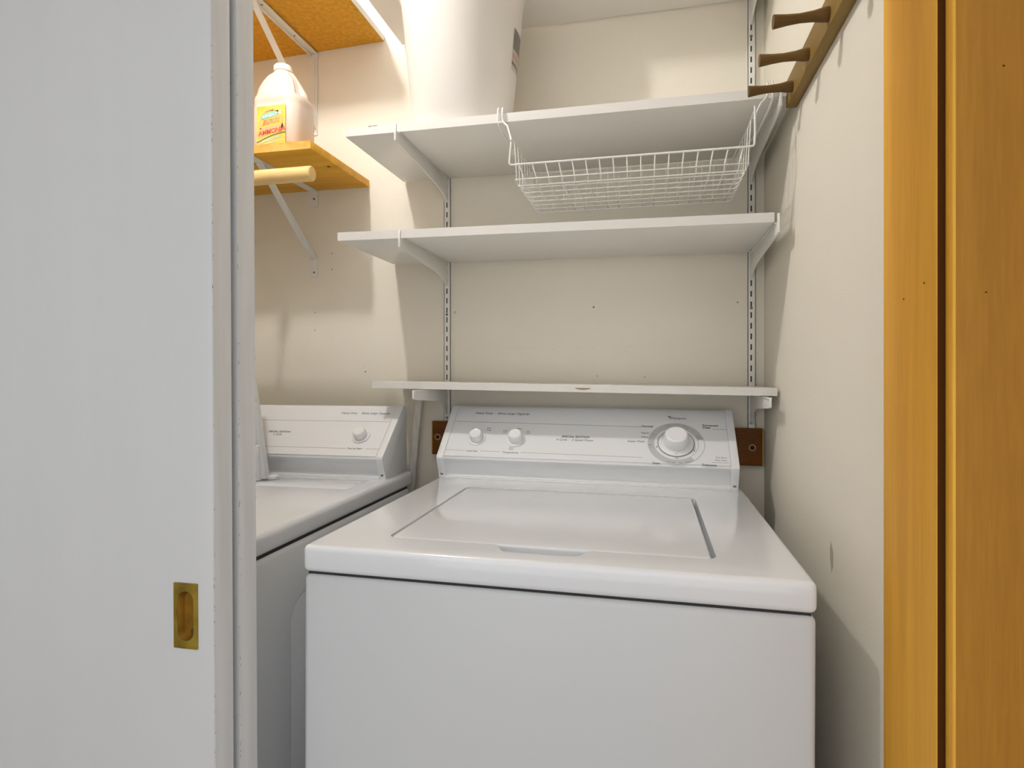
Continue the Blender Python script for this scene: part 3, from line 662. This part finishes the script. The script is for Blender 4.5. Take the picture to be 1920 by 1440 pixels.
# ---------------------------------------------------------------- wire basket under shelf 1
def basket():
    t = thing('wire_basket', (-.03, 1.20, .375), 'white wire under-shelf basket hanging from the upper white shelf', 'basket')
    yf, yb = 1.193, 1.425
    xl_f, xr_f = -.2735, .1895       # front corners of the rim
    bl, br = -.2615, .1795           # bottom width
    r = .0013; R2 = .0021
    def wire(nm, pts, rad=r, n=6): return obj(nm, tube(bmesh.new(), pts, rad, n), 'wire', t, sharp=60)
    zt, zl, zbm = .4720, .4160, .3765
    # heavy frame: shelf hooks, drop to the front lip, front lip
    wire('rim', [(xl_f+.003, yf, .462), (xl_f+.001, yf, .440), (xl_f-.001, yf, .4195), (xl_f+.002, yf, zl), (xl_f+.008, yf, zl-.0003), (xr_f-.008, yf, zl), (xr_f-.002, yf, zl+.001), (xr_f, yf, zl+.004), (xr_f+.001, yf, .44), (xr_f+.001, yf, .490)], R2, 8)
    wire('rim', [(xl_f+.002, yf+.001, .470), (xl_f+.004, yf+.05, zt), (xl_f+.008, yb-.01, zt), (xl_f+.012, yb-.003, zt), (xl_f+.02, yb, zt), (xr_f-.02, yb, zt), (xr_f-.012, yb-.003, zt), (xr_f-.008, yb-.01, zt), (xr_f-.002, yf+.05, zt), (xr_f, yf+.001, .480)], R2, 8)
    # hooks over the shelf: double wire legs, loop over the front edge, arms lying on the shelf top
    for sx, xa, xh in ((-1, xl_f+.003, -.293), (1, xr_f, .2155)):
        wire('shelf_hook', [(xa, yf+.001, .466), (xa+sx*.004, yf+.006, .480), (xh-sx*.012, 1.205, .500), (xh-sx*.005, 1.2085, .507), (xh-sx*.001, 1.2105, .514), (xh, 1.2105, .522), (xh, 1.2105, .535), (xh, 1.214, .541), (xh, 1.225, .5335), (xh, 1.46, .5335)], R2, 8)
        wire('shelf_hook', [(xh-sx*-.009, 1.46, .5335), (xh+sx*.009, 1.225, .5335), (xh+sx*.009, 1.214, .541), (xh+sx*.009, 1.2105, .535), (xh+sx*.009, 1.2105, .515), (xh+sx*.008, 1.212, .507), (xh+sx*.006, 1.225, .498), (xh-sx*.002, 1.32, .484), (xa-sx*.006, yb-.008, zt)], R2, 8)
        hb = bmesh.new(); box(hb, min(xh, xh+sx*.009), max(xh, xh+sx*.009), 1.2095, 1.2125, .509, .5125); obj('hook_weld', hb, 'wire', t)
    # ribs running front to back: down the front, along the floor, up the back
    n = 17
    for k in range(n):
        u = (k+.5)/n; xf = xl_f+.006+(xr_f-xl_f-.012)*u; xb_ = bl+.004+(br-bl-.008)*u
        wire('rib_wire', [(xf, yf+.001, zl), (xb_, yf+.002, zbm+.010), (xb_, yf+.006, zbm+.002), (xb_, yf+.014, zbm), (xb_, yb-.014, zbm), (xb_, yb-.006, zbm+.003), (xb_, yb-.002, zbm+.012), (xf*.99, yb-.001, zt)])
    # side wires: down from the rim and across the floor to close the box
    for k in range(7):
        y = yf+.022+k*(yb-yf-.036)/6
        wire('cross_wire', [(xl_f+.005, y, zt), (bl-.002, y, zbm+.012), (bl+.002, y, zbm+.003), (bl+.010, y, zbm-.0022), (br-.010, y, zbm-.0022), (br-.002, y, zbm+.003), (br+.002, y, zbm+.012), (xr_f-.003, y, zt)])
    # horizontal hoops
    for z, e in ((zbm+.0095, 0), ):
        c_ = [(bl, yf+.001, z), (br, yf+.001, z), (br+.001, yf+.004, z), (br+.001, yb-.004, z), (br, yb, z), (bl, yb, z), (bl-.001, yb-.004, z), (bl-.001, yf+.004, z)]
        obj('hoop_wire', tube(bmesh.new(), c_, r, 6, True), 'wire', t, sharp=60)
    c_ = [(bl+.004, yf+.0075, zbm-.0015), (br-.004, yf+.0075, zbm-.0015)]
    wire('cross_wire', c_)
basket()

# ---------------------------------------------------------------- peg rail on the right wall
t = thing('peg_rail', (.249, 1.20, .49), 'dark bronze-stained wooden peg rail on the right wall', 'peg rail')
rl = bmesh.new(); prism(rl, [(.2490, .4905), (.2678, .4905), (.2678, .5395), (.2490, .5395)], 'y', .42, 1.219)
rail = obj('rail', rl, 'rail', t, bevel=.0012)
for y in (.494, .606, .718, .830, .942, 1.054, 1.166):
    pr = [(-.001, .0098), (.003, .0102), (.008, .0098), (.020, .0076), (.038, .0066), (.055, .0076), (.068, .0092), (.0735, .0098), (.0742, .0094)]
    obj('peg', lathe(bmesh.new(), (.249, y, .5080), (-1, 0, -.03), pr, 24), 'peg', t, sharp=40)
for y, z in ((1.078, .4975), (1.186, .4965), (.60, .497)):
    obj('screw', lathe(bmesh.new(), (.249, y, z), (-1, 0, 0), [(0, .004), (.001, .0036), (.002, .0012)], 12), 'brass', t)

# ---------------------------------------------------------------- backing board with eyelets
t = thing('mounting_board', (-.562, YB-.019, -.22), 'reddish-brown wooden board on the wall behind the washing machine console', 'board')
obj('board', B(-.562, .2615, YB-.018, YB-.0003, -.2195, -.1310), 'backboard', t, bevel=.001)
obj('varnished_end', B(.2610, .2635, YB-.0182, YB-.0003, -.2193, -.1312), 'board_yellow', t)
obj('varnished_end', B(-.5640, -.5618, YB-.0182, YB-.0003, -.2193, -.1312), 'board_yellow', t)
for x, z in ((-.5475, -.173), (.2385, -.1765)):
    e = obj('eyelet', lathe(bmesh.new(), (x, YB-.018, z), (0, -1, 0), [(0, .0082), (.0012, .0080), (.0018, .0068), (.0012, .0056), (.0006, .0054)], 24), 'eyelet', t)
    obj('screw', lathe(bmesh.new(), (x, YB-.0186, z), (0, -1, 0), [(0, .0054), (.0008, .0050), (.0012, .002)], 16), 'gap_shade_knot', e)
t.rotation_euler = (0, .0045, 0)

# ---------------------------------------------------------------- leaning moulding between dryer and washer
t = thing('moulding_strip', (-.70, 1.51, FL), 'off-white painted wooden moulding strip leaning upright in the gap between dryer and washing machine', 'moulding')
def lean(x0, x1, y0, y1, nm, m):
    z1, z0 = -.058, FL+.001; s = .1
    b = bmesh.new(); v = []
    for z in (z0, z1):
        dx = (z-z1)*s
        v.append([b.verts.new(p) for p in ((x0+dx, y0, z), (x1+dx, y0, z), (x1+dx, y1, z), (x0+dx, y1, z))])
    b.faces.new(v[0]); b.faces.new(v[1])
    for k in range(4): b.faces.new((v[0][k], v[0][(k+1) % 4], v[1][(k+1) % 4], v[1][k]))
    obj(nm, b, m, t, bevel=.0008)
lean(-.5935, -.5755, 1.495, 1.508, 'strip', 'moulding')
lean(-.5815, -.5765, 1.4925, 1.4955, 'bead', 'moulding')

# ---------------------------------------------------------------- white folding stand on the dryer
def stand():
    t = thing('folding_stand', (-.86, 1.27, -.2527), 'white plastic folding stand on the dryer top, mostly hidden behind the sliding doors', 'stand')
    def beam(nm, p0, p1, w_, d_, m, bev_=.003):
        b = bmesh.new(); v = []
        for (x, y, z) in (p0, p1): v.append([b.verts.new((x+a, y+c_, z)) for a, c_ in ((-w_, -d_), (w_, -d_), (w_, d_), (-w_, d_))])
        b.faces.new(v[0]); b.faces.new(v[1])
        for k in range(4): b.faces.new((v[0][k], v[0][(k+1) % 4], v[1][(k+1) % 4], v[1][k]))
        return obj(nm, b, m, t, bevel=bev_)
    for s, xo in ((1, 0), (-1, -1.90)):     # right leg, mirrored left leg
        X = lambda x: x if s == 1 else -x+xo
        beam('leg', (X(-.8765), 1.262, -.250), (X(-.9370), 1.262, .14), .0075, .010, 'stand_white')
        obj('foot_pad', lathe(bmesh.new(), (X(-.8700), 1.280, -.2527), (0, 0, 1), [(0, .0150), (.006, .0155), (.010, .013)], 24), 'stand_white', t)
        obj('post', lathe(bmesh.new(), (X(-.8950), 1.255, -.2527), (0, 0, 1), [(0, .0125), (.004, .0130), (.055, .0120)], 24), 'stand_white', t)
    obj('cross_panel', B(-1.02, -.8835, 1.243, 1.262, -.213, -.170), 'stand_white', t, bevel=.005, seg=3)
    obj('back_panel', prism(bmesh.new(), [(-.985, -.17), (-.900, -.17), (-.948, .13), (-.965, .13)], 'y', 1.266, 1.271), 'stand_grey', t)
stand()

# ---------------------------------------------------------------- lamps
t = thing('ceiling_lamp', (-.775, .775, CE), 'bare glowing bulb in a porcelain ceiling socket inside the closet', 'lamp')
obj('bulb', lathe(bmesh.new(), (-.775, .775, 1.062-.020), (0, 0, 1), [(0, 0), (.0012, .007), (.006, .0145), (.013, .0192), (.020, .0207), (.027, .0192), (.035, .0140), (.048, .0115), (.088, .0110)], 32), 'bulb', t)
obj('socket', lathe(bmesh.new(), (-.775, .775, CE), (0, 0, -1), [(0, .045), (.010, .043), (.016, .028), (.030, .018), (.034, .015)], 32), 'porcelain', t)
# added glowing panes behind the camera, low fill light for the closet
w1 = thing('fill_panes_1', (-.15, -1.9, FL), 'added glowing fill-light panes in a frame, unseen behind the camera', 'window', kind='structure'); del w1['category']
wf = bmesh.new()
for a in ((-1.55, 1.25, FL+.02, FL+.09), (-1.55, 1.25, .84, .90), (-1.55, -1.49, FL+.09, .84), (1.19, 1.25, FL+.09, .84), (-.18, -.12, FL+.09, .84)): box(wf, a[0], a[1], -1.9, -1.87, a[2], a[3])
obj('fill_frame', wf, 'porcelain', w1)
obj('pane', B(-1.49, -.18, -1.899, -1.892, FL+.09, .84), 'rear_fill', w1); obj('pane', B(-.12, 1.19, -1.899, -1.892, FL+.09, .84), 'rear_fill', w1)  # added fill panes, unseen behind the camera
t = thing('hall_fill_panel', (-.2, -.9, CE), 'added luminous fill panel on the unseen hallway ceiling', 'lamp')  # added out of view for soft overhead fill
obj('fill_panel_frame', B(-1.24, .84, -1.64, -.16, CE-.03, CE), 'porcelain', t, bevel=.004)
obj('fill_diffuser', B(-1.2, .8, -1.6, -.2, CE-.036, CE-.0295), 'hall_fill', t)
